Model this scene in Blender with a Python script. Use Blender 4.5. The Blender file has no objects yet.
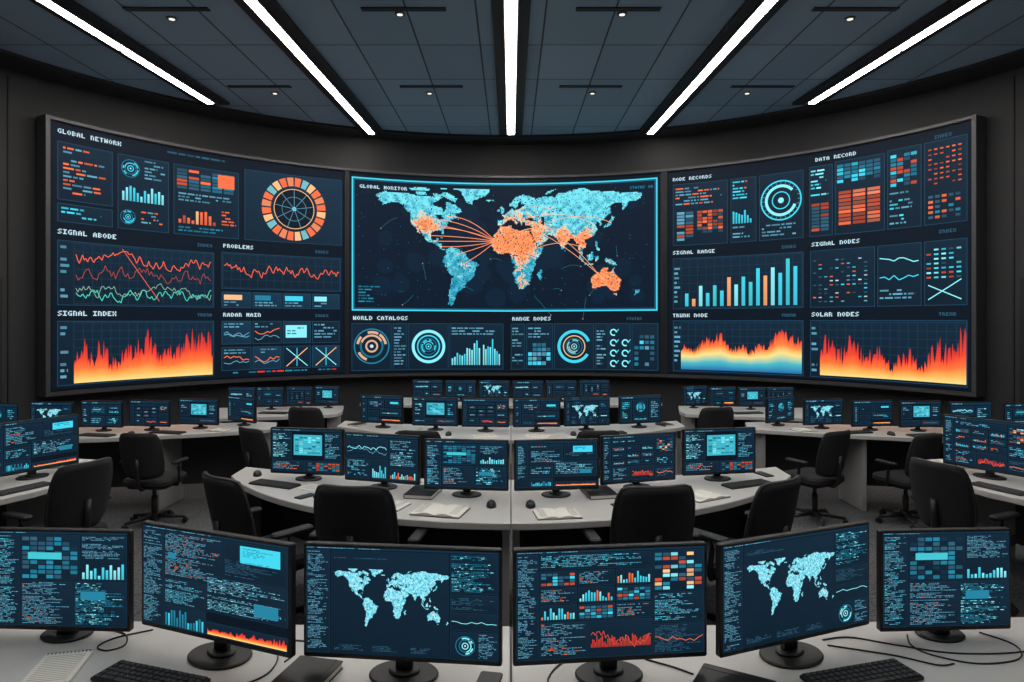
import bpy, math, random
from mathutils import Matrix, Vector, noise
random.seed(11)
rnd=random.random
def U(a,b): return a+(b-a)*random.random()
S=bpy.context.scene
S.view_settings.view_transform='Standard'
S.view_settings.look='None'

def lin(c):
    c=c/255.0
    return c/12.92 if c<=0.04045 else ((c+0.055)/1.055)**2.4
def C(r,g,b): return (lin(r),lin(g),lin(b),1.0)
def mix(a,b,t): return tuple(a[i]*(1-t)+b[i]*t for i in range(4))
def mul(a,k): return (a[0]*k,a[1]*k,a[2]*k,1.0)

# ------------------------------------------------------------ materials
def newmat(name):
    m=bpy.data.materials.new(name); m.use_nodes=True
    nt=m.node_tree; b=nt.nodes['Principled BSDF']
    return m,nt,b
def simple(name,col,rough=0.5,metal=0.0,noise=0.0,nscale=30,bump=0.0,spec=0.5):
    m,nt,b=newmat(name)
    b.inputs['Roughness'].default_value=rough
    b.inputs['Metallic'].default_value=metal
    b.inputs['Specular IOR Level'].default_value=spec
    tc=nt.nodes.new('ShaderNodeTexCoord')
    n=nt.nodes.new('ShaderNodeTexNoise'); n.inputs['Scale'].default_value=nscale; n.inputs['Detail'].default_value=4
    nt.links.new(tc.outputs['Object'],n.inputs['Vector'])
    r=nt.nodes.new('ShaderNodeMixRGB'); r.blend_type='MIX'
    r.inputs[1].default_value=mul(col,1-noise); r.inputs[2].default_value=mul(col,1+noise)
    nt.links.new(n.outputs['Fac'],r.inputs[0]); nt.links.new(r.outputs[0],b.inputs['Base Color'])
    if bump>0:
        bp=nt.nodes.new('ShaderNodeBump'); bp.inputs['Strength'].default_value=bump; bp.inputs['Distance'].default_value=0.01
        nt.links.new(n.outputs['Fac'],bp.inputs['Height']); nt.links.new(bp.outputs[0],b.inputs['Normal'])
    return m
def emis(name,col,st):
    m,nt,b=newmat(name)
    b.inputs['Base Color'].default_value=(0.02,0.02,0.02,1)
    b.inputs['Emission Color'].default_value=col; b.inputs['Emission Strength'].default_value=st
    return m
def screenmat():
    m,nt,b=newmat('lcd_screen')
    b.inputs['Base Color'].default_value=(0.004,0.006,0.01,1)
    b.inputs['Roughness'].default_value=0.45
    b.inputs['Specular IOR Level'].default_value=0.12
    a=nt.nodes.new('ShaderNodeAttribute'); a.attribute_name='Col'
    nt.links.new(a.outputs['Color'],b.inputs['Emission Color'])
    b.inputs['Emission Strength'].default_value=1.28
    try: m.cycles.emission_sampling='NONE'
    except Exception: pass
    return m
M_SCREEN=screenmat()
M_BLACK=simple('black_plastic',(0.014,0.014,0.016,1),0.42,noise=0.1)
M_DGREY=simple('dark_grey_metal',(0.04,0.042,0.046,1),0.45,0.3,noise=0.1)
M_FRAME=simple('screen_frame_metal',(0.10,0.10,0.105,1),0.4,0.5,noise=0.1)
M_FABRIC=simple('chair_fabric',(0.020,0.021,0.024,1),0.85,noise=0.35,nscale=220,bump=0.3)
M_DESK=simple('desk_laminate',(0.64,0.63,0.62,1),0.30,noise=0.05,nscale=6)
M_DESKLEG=simple('desk_panel_grey',(0.40,0.40,0.40,1),0.5,noise=0.06)
M_DESKDK=simple('desk_modesty_dark',(0.03,0.031,0.035,1),0.55,noise=0.1)
M_PAPER=simple('paper',(0.84,0.82,0.77,1),0.8,noise=0.05,nscale=60)
M_INK=simple('ink_lines',(0.25,0.25,0.27,1),0.8)
M_WALL=simple('wall_charcoal',(0.034,0.034,0.037,1),0.65,noise=0.15,nscale=3,bump=0.02)
M_TRIM=simple('trim_black',(0.014,0.014,0.016,1),0.6)
M_KEY=simple('key_plastic',(0.03,0.03,0.034,1),0.5,noise=0.1)
M_LIGHT=emis('led_diffuser',(1.0,0.95,0.88,1),27.0)
M_SPOT=emis('downlight_glow',(1.0,0.9,0.78,1),1.2)
MATS=[M_SCREEN,M_BLACK,M_DGREY,M_FRAME,M_FABRIC,M_DESK,M_DESKLEG,M_DESKDK,M_PAPER,M_INK,M_KEY,M_LIGHT,M_SPOT,M_TRIM,M_WALL]
(SC,BK,DG,FR,FB,DK,DL,DD,PA,IN,KY,LI,SP,TR,WA)=range(15)

def ceilmat():
    m,nt,b=newmat('ceiling_tiles')
    tc=nt.nodes.new('ShaderNodeTexCoord')
    br=nt.nodes.new('ShaderNodeTexBrick'); br.offset=0; br.squash=1
    br.inputs['Scale'].default_value=1; br.inputs['Brick Width'].default_value=0.62; br.inputs['Row Height'].default_value=1.05
    br.inputs['Mortar Size'].default_value=0.009; br.inputs['Mortar Smooth'].default_value=0.1; br.inputs['Bias'].default_value=0.0
    br.inputs['Color1'].default_value=(0.27,0.40,0.53,1); br.inputs['Color2'].default_value=(0.34,0.48,0.62,1)
    br.inputs['Mortar'].default_value=(0.05,0.065,0.085,1)
    mp=nt.nodes.new('ShaderNodeMapping'); mp.inputs['Location'].default_value=(0.31,0.3,0)
    nt.links.new(tc.outputs['Object'],mp.inputs['Vector']); nt.links.new(mp.outputs[0],br.inputs['Vector'])
    nt.links.new(br.outputs['Color'],b.inputs['Base Color'])
    b.inputs['Roughness'].default_value=0.7
    return m
def floormat():
    m,nt,b=newmat('carpet_floor')
    tc=nt.nodes.new('ShaderNodeTexCoord')
    n=nt.nodes.new('ShaderNodeTexNoise'); n.inputs['Scale'].default_value=55; n.inputs['Detail'].default_value=6
    nt.links.new(tc.outputs['Object'],n.inputs['Vector'])
    cr=nt.nodes.new('ShaderNodeValToRGB')
    cr.color_ramp.elements[0].position=0.32; cr.color_ramp.elements[0].color=(0.038,0.040,0.044,1)
    cr.color_ramp.elements[1].position=0.68; cr.color_ramp.elements[1].color=(0.19,0.195,0.205,1)
    nt.links.new(n.outputs['Fac'],cr.inputs[0])
    br=nt.nodes.new('ShaderNodeTexBrick'); br.offset=0
    br.inputs['Scale'].default_value=1; br.inputs['Brick Width'].default_value=0.6; br.inputs['Row Height'].default_value=0.6
    br.inputs['Mortar Size'].default_value=0.006
    br.inputs['Color1'].default_value=(0.9,0.9,0.9,1); br.inputs['Color2'].default_value=(1.05,1.05,1.05,1); br.inputs['Mortar'].default_value=(0.55,0.55,0.55,1)
    nt.links.new(tc.outputs['Object'],br.inputs['Vector'])
    mx=nt.nodes.new('ShaderNodeMixRGB'); mx.blend_type='MULTIPLY'; mx.inputs[0].default_value=1
    nt.links.new(cr.outputs[0],mx.inputs[1]); nt.links.new(br.outputs['Color'],mx.inputs[2])
    nt.links.new(mx.outputs[0],b.inputs['Base Color'])
    b.inputs['Roughness'].default_value=0.9
    bp=nt.nodes.new('ShaderNodeBump'); bp.inputs['Strength'].default_value=0.4; bp.inputs['Distance'].default_value=0.01
    nt.links.new(n.outputs['Fac'],bp.inputs['Height']); nt.links.new(bp.outputs[0],b.inputs['Normal'])
    return m
M_CEIL=ceilmat(); M_FLOOR=floormat()

# ------------------------------------------------------------ mesh builder
class MB:
    def __init__(s): s.v=[];s.f=[];s.mi=[];s.sm=[];s.col={}
    def add(s,vs,fs,mat,smooth=False,M=None):
        o=len(s.v)
        for p in vs:
            p=Vector(p)
            if M is not None: p=M@p
            s.v.append(tuple(p))
        for f in fs:
            s.f.append([i+o for i in f]); s.mi.append(mat); s.sm.append(smooth)
    def prism(s,out,z0,z1,ch,mat,M=None,topmat=None):
        n=len(out)
        A=sum(out[i][0]*out[(i+1)%n][1]-out[(i+1)%n][0]*out[i][1] for i in range(n))
        if A<0: out=out[::-1]
        ins=[]
        for i in range(n):
            p0=out[i-1];p1=out[i];p2=out[(i+1)%n]
            e1=Vector((p1[0]-p0[0],p1[1]-p0[1]));e2=Vector((p2[0]-p1[0],p2[1]-p1[1]))
            if e1.length<1e-9 or e2.length<1e-9: ins.append(p1);continue
            e1.normalize();e2.normalize()
            n1=Vector((-e1.y,e1.x));n2=Vector((-e2.y,e2.x));b=n1+n2
            if b.length<1e-6:b=n1
            b.normalize(); k=ch/max(0.35,b.dot(n1))
            ins.append((p1[0]+b.x*k,p1[1]+b.y*k))
        vs=[(p[0],p[1],z0) for p in ins]+[(p[0],p[1],z0+ch) for p in out]+[(p[0],p[1],z1-ch) for p in out]+[(p[0],p[1],z1) for p in ins]
        fs=[]
        for r in range(3):
            for i in range(n):
                j=(i+1)%n
                fs.append([r*n+i,r*n+j,(r+1)*n+j,(r+1)*n+i])
        s.add(vs,fs+[list(range(n))[::-1]],mat,False,M)
        o=len(s.v)-4*n
        s.f.append([o+3*n+i for i in range(n)]); s.mi.append(mat if topmat is None else topmat); s.sm.append(False)
    def box(s,cx,cy,cz,sx,sy,sz,mat,ch=0.003,M=None):
        o=[(cx-sx/2,cy-sy/2),(cx+sx/2,cy-sy/2),(cx+sx/2,cy+sy/2),(cx-sx/2,cy+sy/2)]
        s.prism(o,cz-sz/2,cz+sz/2,min(ch,sx/3,sy/3,sz/3),mat,M)
    def cyl(s,p0,p1,r0,r1,mat,n=16,M=None):
        p0=Vector(p0);p1=Vector(p1);d=(p1-p0).normalized()
        a=d.orthogonal().normalized();b=d.cross(a)
        vs=[];fs=[]
        for p,r in((p0,r0),(p1,r1)):
            for i in range(n):
                t=2*math.pi*i/n; vs.append(p+a*math.cos(t)*r+b*math.sin(t)*r)
        for i in range(n):
            j=(i+1)%n; fs.append([i,j,n+j,n+i])
        s.add(vs,fs,mat,True,M)
        o=len(s.v)-2*n
        s.f.append([o+i for i in range(n)][::-1]);s.mi.append(mat);s.sm.append(False)
        s.f.append([o+n+i for i in range(n)]);s.mi.append(mat);s.sm.append(False)
    def tube(s,pts,r,mat,n=8,M=None):
        pts=[Vector(p) for p in pts]; vs=[];fs=[]
        up=Vector((0,0,1))
        for i,p in enumerate(pts):
            d=(pts[min(i+1,len(pts)-1)]-pts[max(i-1,0)]).normalized()
            a=d.cross(up)
            if a.length<1e-3:a=d.cross(Vector((1,0,0)))
            a.normalize();b=a.cross(d)
            for k in range(n):
                t=2*math.pi*k/n; vs.append(p+a*math.cos(t)*r+b*math.sin(t)*r)
        for i in range(len(pts)-1):
            for k in range(n):
                j=(k+1)%n; fs.append([i*n+k,i*n+j,(i+1)*n+j,(i+1)*n+k])
        fs.append(list(range(n))); fs.append([(len(pts)-1)*n+k for k in range(n)])
        s.add(vs,fs,mat,True,M)
    def canvas(s,cv):
        o=len(s.v); s.v+=cv.v
        for f,c in zip(cv.f,cv.c):
            s.col[len(s.f)]=c
            s.f.append([i+o for i in f]); s.mi.append(SC); s.sm.append(False)
    def mesh(s,name):
        me=bpy.data.meshes.new(name)
        me.from_pydata([tuple(p) for p in s.v],[],s.f)
        used=sorted(set(s.mi)); mp={m:i for i,m in enumerate(used)}
        for m in used: me.materials.append(MATS[m])
        me.polygons.foreach_set('material_index',[mp[m] for m in s.mi])
        me.polygons.foreach_set('use_smooth',s.sm)
        if s.col:
            at=me.color_attributes.new('Col','FLOAT_COLOR','CORNER')
            buf=[]
            for i,f in enumerate(s.f):
                c=s.col.get(i)
                if c is None: buf+= [0,0,0,1]*len(f)
                else:
                    for k in range(len(f)): buf+=list(c[k])
            at.data.foreach_set('color',buf)
        me.update()
        return me
def put(name,me,loc=(0,0,0),rz=0,scale=1):
    ob=bpy.data.objects.new(name,me); S.collection.objects.link(ob)
    ob.location=loc; ob.rotation_euler=(0,0,math.radians(rz)); ob.scale=(scale,)*3
    return ob
def rrect(w,h,r,seg=4,cx=0,cy=0):
    o=[]
    for (sx,sy,a0) in((1,1,0),(-1,1,90),(-1,-1,180),(1,-1,270)):
        for i in range(seg+1):
            a=math.radians(a0+90*i/seg)
            o.append((cx+sx*(w/2-r)+r*math.cos(a),cy+sy*(h/2-r)+r*math.sin(a)))
    return o

# ------------------------------------------------------------ canvas (drawing on real screens)
class CV:
    def __init__(s,fn,maxseg): s.fn=fn;s.ms=maxseg;s.v=[];s.f=[];s.c=[]
    def quad(s,P,cols,l):
        if not isinstance(cols[0],tuple): cols=[cols]*4
        dx=max(abs(P[1][0]-P[0][0]),abs(P[2][0]-P[3][0]))
        n=max(1,int(math.ceil(dx/s.ms)))
        o=len(s.v)
        for i in range(n+1):
            t=i/n
            s.v.append(s.fn(P[0][0]*(1-t)+P[1][0]*t,P[0][1]*(1-t)+P[1][1]*t,l))
            s.v.append(s.fn(P[3][0]*(1-t)+P[2][0]*t,P[3][1]*(1-t)+P[2][1]*t,l))
        for i in range(n):
            t0=i/n;t1=(i+1)/n
            s.f.append([o+2*i,o+2*i+2,o+2*i+3,o+2*i+1])
            s.c.append((mix(cols[0],cols[1],t0),mix(cols[0],cols[1],t1),mix(cols[3],cols[2],t1),mix(cols[3],cols[2],t0)))
    def rect(s,x,y,w,h,col,l=2): s.quad([(x,y),(x+w,y),(x+w,y+h),(x,y+h)],col,l)
    def line(s,x0,y0,x1,y1,w,col,l=4):
        dx=x1-x0;dy=y1-y0;L=math.hypot(dx,dy)
        if L<1e-7:return
        nx=-dy/L*w/2;ny=dx/L*w/2
        s.quad([(x0-nx,y0-ny),(x1-nx,y1-ny),(x1+nx,y1+ny),(x0+nx,y0+ny)],col,l)
    def poly(s,pts,w,col,l=4):
        for a,b in zip(pts,pts[1:]): s.line(a[0],a[1],b[0],b[1],w,col,l)
    def frame(s,x,y,w,h,t,col,l=3):
        s.rect(x,y,w,t,col,l);s.rect(x,y+h-t,w,t,col,l);s.rect(x,y+t,t,h-2*t,col,l);s.rect(x+w-t,y+t,t,h-2*t,col,l)
    def arc(s,cx,cy,r0,r1,a0,a1,col,n=6,l=3):
        for i in range(n):
            t0=math.radians(a0+(a1-a0)*i/n);t1=math.radians(a0+(a1-a0)*(i+1)/n)
            s.quad([(cx+r0*math.cos(t0),cy+r0*math.sin(t0)),(cx+r1*math.cos(t0),cy+r1*math.sin(t0)),(cx+r1*math.cos(t1),cy+r1*math.sin(t1)),(cx+r0*math.cos(t1),cy+r0*math.sin(t1))],col,l)

BG=C(6,17,28); PN=C(12,31,46); PN2=C(17,44,63); LN=C(30,66,88); CY=C(62,196,220); CYD=C(32,118,145); CYL=C(130,220,230)
OR=C(228,104,62); ORD=C(176,72,48); CR=C(232,176,124); WH=C(180,208,220); TX=C(88,146,170); TXD=C(45,86,108); RED=C(215,52,38)
FONT={'A':'010101111101101','B':'110101110101110','C':'011100100100011','D':'110101101101110','E':'111100110100111','G':'011100101101011','I':'111010010010111','K':'101101110101101','L':'100100100100111','M':'101111111101101','N':'110101101101101','O':'010101101101010','R':'110101110101101','S':'011100010001110','T':'111010010010010','U':'101101101101111','P':'110101110100100','V':'101101101101010','W':'101101111111101','X':'101101010101101','H':'101101111101101','Y':'101101010010010'}
def title(c,x,y,h,txt,col=WH,l=5):
    h*=.80; u=h/5
    for ch in txt:
        if ch!=' ':
            b=FONT.get(ch,FONT['O'])
            for r in range(5):
                k=0
                while k<3:
                    if b[r*3+k]=='1':
                        j=k
                        while j<3 and b[r*3+j]=='1': j+=1
                        c.rect(x+k*u*1.3,y+(4-r)*u,(j-k)*u*1.3,u*0.95,col,l); k=j
                    else:k+=1
        x+=u*5.0
def words(c,x,y,w,h,lh,col=TX,dens=0.8,l=4,accent=None,pa=0.1):
    n=int(h/lh)
    for i in range(n):
        if rnd()<0.08: continue
        yy=y+h-(i+1)*lh+lh*0.25
        cx=x; end=x+w*U(0.45,1.0)*min(1,dens+0.2)
        while cx<end:
            ww=min(lh*U(0.5,2.6),end-cx)
            if rnd()<dens:
                cc=col
                if accent and rnd()<pa: cc=accent
                c.rect(cx,yy,ww,lh*0.46,mul(cc,U(0.55,1.15)),l)
            cx+=ww+lh*0.4
def panel(c,x,y,w,h,u,col=PN,edge=LN):
    c.quad([(x,y),(x+w,y),(x+w,y+h),(x,y+h)],[mul(col,.75),mul(col,.9),mul(col,1.25),mul(col,1.1)],1); c.frame(x,y,w,h,u*0.5,edge,2)
def grid(c,x,y,w,h,nx,ny,t,col=C(24,54,74),l=2):
    for i in range(nx+1): c.rect(x+w*i/nx-t/2,y,t,h,col,l)
    for i in range(ny+1): c.rect(x,y+h*i/ny-t/2,w,t,col,l)
def bars(c,x,y,w,h,n,cols,l=4,trend=0.0):
    bw=w/n
    for i in range(n):
        hh=h*min(1,max(0.12,(U(0.2,0.9) if trend==0 else (0.25+trend*i/n+U(-.12,.3)))))
        cc=random.choice(cols)
        c.quad([(x+i*bw,y),(x+i*bw+bw*0.62,y),(x+i*bw+bw*0.62,y+hh),(x+i*bw,y+hh)],[mul(cc,0.7),mul(cc,0.7),cc,cc],l)
def series(n,rough=0.18,base=0.5):
    v=base;o=[]
    for i in range(n):
        v+=U(-rough,rough); v+= (base-v)*0.3; o.append(min(0.98,max(0.03,v)))
    return o
def linechart(c,x,y,w,h,n,t,col,base=0.5,rough=0.18,l=5):
    se=series(n,rough,base)
    c.poly([(x+w*i/(n-1),y+h*v) for i,v in enumerate(se)],t,col,l)
FIRE=[C(240,205,125),C(244,168,82),C(238,110,52),C(222,66,46),C(186,40,42)]
RAIN=[C(32,95,155),C(70,172,182),C(226,208,125),C(236,122,58),C(205,52,44)]
def fire(c,x,y,w,h,n,pal,env,rough=0.16,l=4,stops=(0,.22,.48,.8)):
    hs=[]
    for i in range(n+1):
        e=env(i/n)
        hs.append(max(0.05,min(1,e+U(-rough,rough)*(0.4+e))))
    hm=sum(hs)/len(hs)
    sm=[sum(hs[max(0,i-6):i+7])/len(hs[max(0,i-6):i+7]) for i in range(len(hs))]
    for i in range(n):
        for k in range(4):
            def f(q,kk):
                if kk==4: return hs[q]
                return min(hs[q],(.55*sm[q]+.45*hm)*stops[kk])
            a0,b0,a1,b1=f(i,k)*h,f(i+1,k)*h,f(i,k+1)*h,f(i+1,k+1)*h
            x0=x+w*i/n;x1=x+w*(i+1)/n
            c.quad([(x0,y+a0),(x1,y+b0),(x1,y+b1),(x0,y+a1)],[pal[k],pal[k],pal[k+1],pal[k+1]],l)
def table(c,x,y,w,h,nx,ny,cols,fill=0.8,l=4,gap=0.15):
    cw=w/nx;ch=h/ny
    for i in range(nx):
        for j in range(ny):
            if rnd()<fill: c.rect(x+i*cw,y+j*ch,cw*(1-gap),ch*(1-gap*1.6),mul(random.choice(cols),U(0.6,1.1)),l)
def hud(c,cx,cy,r,u,col=CY):
    c.arc(cx,cy,r*0.93,r,0,360,CYD,40,3)
    for i in range(6):
        a=U(0,360);c.arc(cx,cy,r*0.72,r*0.86,a,a+U(20,55),col,6,4)
    c.arc(cx,cy,r*0.55,r*0.66,0,360,mul(CYD,0.7),32,3)
    a=U(0,360);c.arc(cx,cy,r*0.55,r*0.66,a,a+130,col,12,4)
    c.arc(cx,cy,r*0.26,r*0.36,0,360,col,20,4)
    c.arc(cx,cy,0,r*0.10,0,360,WH,12,4)
# world map
POLY=[
[(-168,66),(-162,70),(-156,71),(-140,70),(-128,70),(-115,68),(-108,68),(-95,68),(-94,72),(-85,70),(-82,67),(-87,64),(-94,61),(-94,58),(-88,56.5),(-82,55),(-82,52),(-79,51),(-78,55),(-77,58),(-78,62),(-73,62),(-69,59),(-65,59),(-62,57),(-59,54),(-56,52),(-60,50),(-66,50),(-64,47),(-61,46),(-65,44),(-70,43),(-70,41.5),(-74,40),(-76,37),(-76,35),(-81,31.5),(-80,26),(-82,27),(-84,30),(-89,30),(-94,29),(-97,27),(-97,22),(-95,18.5),(-91,18.5),(-90,21),(-87,21),(-88,16),(-83,15),(-83,10),(-78,9),(-80,7.5),(-85,10),(-88,13),(-94,16),(-100,17),(-105,20),(-106,23),(-110,28),(-113,31),(-114.5,31),(-110,24),(-113,26),(-117,32),(-121,35),(-124,40),(-124,48),(-128,51),(-133,56),(-140,60),(-148,60),(-154,58),(-163,55),(-158,58),(-162,60),(-166,61),(-164,64)],
[(-73,78),(-60,82),(-35,83),(-20,81),(-20,75),(-25,70),(-40,65),(-44,60),(-50,62),(-54,68),(-58,75)],
[(-80,73),(-72,71),(-62,66),(-66,62),(-74,65),(-85,70)],[(-118,73),(-105,73),(-102,69),(-115,69)],[(-90,82),(-65,82),(-78,76),(-95,78)],[(-125,76),(-110,78),(-98,76),(-100,74),(-122,74)],
[(-78,8),(-72,12),(-62,10.5),(-52,5),(-50,0),(-44,-3),(-37,-5),(-35,-8),(-39,-13),(-40,-20),(-48,-26),(-53,-33),(-58,-36),(-62,-39),(-65,-43),(-67,-49),(-69,-54),(-74,-52),(-74,-44),(-73,-37),(-71,-30),(-70,-19),(-76,-14),(-81,-5),(-80,1),(-77,4)],
[(-6,35),(10,37),(11,33),(20,31),(32,31),(35,27),(38,20),(43,12),(51,12),(48,5),(41,-2),(40,-11),(35,-19),(35,-24),(32,-29),(26,-34),(19,-34),(15,-27),(12,-17),(13,-8),(9,-1),(9,4),(4,6),(-5,5),(-9,5),(-13,9),(-17,14),(-16,20),(-13,27),(-9,31)],
[(49,-12),(50,-16),(47,-25),(44,-22),(44,-17)],
[(-9,43),(-9,37),(-5,36),(0,39),(3,42),(9,44),(12,42),(16,38),(18,40),(13,45),(19,42),(23,36.5),(24,40),(28,41),(27,37),(36,36),(34,31),(39,21),(43,13),(45,13),(52,17),(59,22),(56,26),(50,29),(57,26),(66,25),(70,21),(73,17),(77,8),(80,14),(87,21),(92,22),(94,16),(98,16),(98,8),(103,1.5),(103,6),(100,13),(105,9),(109,12),(106,20),(110,21),(117,24),(122,30),(120,36),(122,40),(125,38),(126,34),(129,36),(128,40),(132,43),(140,49),(140,54),(136,55),(143,59),(155,59),(156,51),(162,57),(163,61),(172,61),(179,64),(180,69),(170,70),(160,70),(150,71),(140,73),(128,73),(113,74),(104,78),(88,75),(80,73),(70,72),(68,68),(60,69),(52,69),(44,67),(38,65),(41,67),(32,70),(25,71),(15,69),(10,63),(5,61),(7,58),(11,59),(13,56),(16,57),(18,62),(22,65),(22,61),(28,60),(22,57),(19,54.5),(11,54),(9,57),(8,54),(4,52),(-1,49),(-4,48),(-1,46),(-2,43.5)],
[(-5,50),(1,51),(0,53),(-2,56),(-3,58.5),(-6,57),(-4,54),(-5,52)],[(-10,52),(-6,52),(-6,55),(-9,54)],[(-24,65),(-15,66),(-14,64.5),(-20,63.5)],
[(130,32),(136,34),(140,35.5),(142,40),(145,43.5),(141,45),(140,41),(136,36.5),(131,34)],[(95,5),(104,-2),(106,-6),(102,-4)],[(109,2),(117,7),(118,1),(115,-4),(110,-3)],[(105,-6),(114,-7),(118,-8.5),(106,-8)],[(120,18),(122,17),(126,7),(122,8),(120,14)],[(119,1),(124,1),(122,-5),(120,-4)],[(131,-1),(141,-3),(150,-10),(143,-9),(138,-8),(133,-4)],
[(114,-22),(122,-18),(130,-12),(136,-12),(136,-16),(141,-17),(142.5,-11),(146,-19),(153,-26),(150,-37),(144,-38.5),(138,-35),(131,-31.5),(124,-33),(116,-35)],[(173,-35),(178,-38),(174,-41),(167,-46),(171,-43)],[(144,-41),(148,-41),(147,-43.5)],[(52,71),(58,75),(68,77),(60,73)],[(-85,22),(-75,20),(-77,20),(-84,23)],[(80,9),(82,7),(80,6)]]
HOLE=[[(28,43),(31,46),(37,45),(41,42),(35,42)],[(48,46),(53,46),(53,37),(49,38)],[(-92,48),(-84,47),(-80,43),(-87,42)],[(31,1),(34,0),(33,-2)]]
def cells(step):
    out=[]
    lat=-56+step/2
    def spans(pl,lat):
        xs=[]
        for p in pl:
            cr=[];n=len(p)
            for i in range(n):
                a=p[i];b=p[(i+1)%n]
                if (a[1]<=lat)!=(b[1]<=lat): cr.append(a[0]+(lat-a[1])*(b[0]-a[0])/(b[1]-a[1]))
            cr.sort()
            xs+= list(zip(cr[::2],cr[1::2]))
        return xs
    while lat<77:
        wob=1.6*noise.noise(Vector((lat*.35,3.1,0)))
        sp=spans(POLY,lat);hp=spans(HOLE,lat)
        lon=-170+step/2
        while lon<181:
            L2=lon+wob+1.4*noise.noise(Vector((lon*.2,lat*.3,7)))
            if any(a<=L2<=b for a,b in sp) and not any(a<=L2<=b for a,b in hp): out.append((lon,lat))
            lon+=step
        lat+=step*0.85
    return out
CELL={}
HOT=[(-108,36,10,.9),(-92,34,7,.5),(-8,16,12,.8),(12,20,14,.9),(30,12,11,.75),(5,45,9,.35),(27,49,10,.35),(45,31,11,.7),(20,-10,8,.35),(24,-28,7,.6),(78,23,9,1.0),(102,16,8,.95),(112,29,8,.55),(128,-25,14,1.25),(146,-30,9,.7),(-52,-10,7,.45),(60,55,8,.3)]
def worldmap(c,x0,y0,sx,sy,step,l=3,hot=1.0,pale=False):
    if step not in CELL: CELL[step]=cells(step)
    for lon,lat in CELL[step]:
        if rnd()<0.04: continue
        h=sum(k*math.exp(-((lon-a)**2+(lat-b)**2)/(2*s*s)) for a,b,s,k in HOT)*hot
        nz=noise.noise(Vector((lon*.13,lat*.17,0))); nf_=noise.noise(Vector((lon*.45,lat*.5,4)))
        h+=.35*nz+.38*nf_+U(-.07,.07)
        base=mix(C(30,138,168),C(110,212,225),min(1,max(0,.35+lat/130+nz*.9+nf_*.6+U(-.15,.15))))
        if pale: base=mix(C(75,182,205),C(155,222,232),min(1,max(0,.5+nz+U(-.3,.3))))
        if h>0.74: col=mix(C(228,104,60),C(240,160,104),U(0,1))
        elif h>0.58: col=mix(C(222,142,100),C(232,190,150),U(0,1))
        elif h>0.45: col=mix(base,C(215,205,180),0.6)
        else: col=base
        if rnd()<0.08: col=mul(col,0.6)
        ww=step*sx*1.0;hh=step*0.85*sy*1.0
        c.rect(x0+lon*sx-ww/2,y0+lat*sy-hh/2,ww,hh,col,l)
def conn(c,x0,y0,sx,sy,a,b,bulge,t,col,l=6):
    ax,ay=x0+a[0]*sx,y0+a[1]*sy;bx,by=x0+b[0]*sx,y0+b[1]*sy
    mx,my=(ax+bx)/2,(ay+by)/2+bulge
    P=[]
    for i in range(13):
        q=i/12; P.append(((1-q)**2*ax+2*q*(1-q)*mx+q*q*bx,(1-q)**2*ay+2*q*(1-q)*my+q*q*by))
    c.poly(P,t,col,l)
    c.arc(bx,by,0,t*1.6,0,360,CR,8,l+1)

# ============================================================ ROOM
CYc=5.07; RS=5.93; RW=6.12; HC=4.62
def outline(R,n=64):
    o=[]
    for i in range(n+1):
        a=math.radians(-90+180*i/n); o.append((R*math.sin(a),CYc+R*math.cos(a)))
    return o
arc=outline(RW)
def plane(name,pts,mat):
    me=bpy.data.meshes.new(name); me.from_pydata(pts,[],[list(range(len(pts)))]); me.materials.append(mat)
    return put(name,me)
full=arc+[(RW,-2.6),(-RW,-2.6)]
plane('floor',[(x,y,0) for x,y in full],M_FLOOR)
plane('ceiling',[(x,y,HC) for x,y in full],M_CEIL)
def strip(name,pts,z0,z1,mat):
    vs=[(x,y,z0) for x,y in pts]+[(x,y,z1) for x,y in pts];n=len(pts)
    me=bpy.data.meshes.new(name);me.from_pydata(vs,[],[[i,i+1,n+i+1,n+i] for i in range(n-1)]);me.materials.append(mat)
    for p in me.polygons:p.use_smooth=True
    return put(name,me)
strip('wall_front',arc,0,HC,M_WALL)
strip('wall_left',[(-RW,-2.6),(-RW,CYc)],0,HC,M_WALL)
strip('wall_right',[(RW,-2.6),(RW,CYc)],0,HC,M_WALL)
strip('wall_back',[(-RW,-2.6),(RW,-2.6)],0,HC,M_WALL)
def curvebox(mb,a0,a1,R0,R1,z0,z1,mat,n=40):
    vs=[];fs=[]
    for i in range(n+1):
        a=math.radians(a0+(a1-a0)*i/n)
        for r,z in((R0,z0),(R1,z0),(R1,z1),(R0,z1)): vs.append((r*math.sin(a),CYc+r*math.cos(a),z))
    for i in range(n):
        for k in range(4):
            j=(k+1)%4; fs.append([i*4+k,i*4+j,(i+1)*4+j,(i+1)*4+k])
    fs.append([0,1,2,3]);fs.append([n*4+3,n*4+2,n*4+1,n*4])
    mb.add(vs,fs,mat)
mb=MB();curvebox(mb,-90,90,RW-0.50,RW-0.002,HC-0.03,HC-0.001,WA,80);curvebox(mb,-90,90,RW-0.515,RW-0.50,HC-0.035,HC-0.001,TR,80);put('trim_1',mb.mesh('trim_1'))
mb=MB();curvebox(mb,-90,90,RW-0.02,RW-0.002,0.0,0.12,TR,80);put('baseboard_front',mb.mesh('baseboard_front'))
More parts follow.
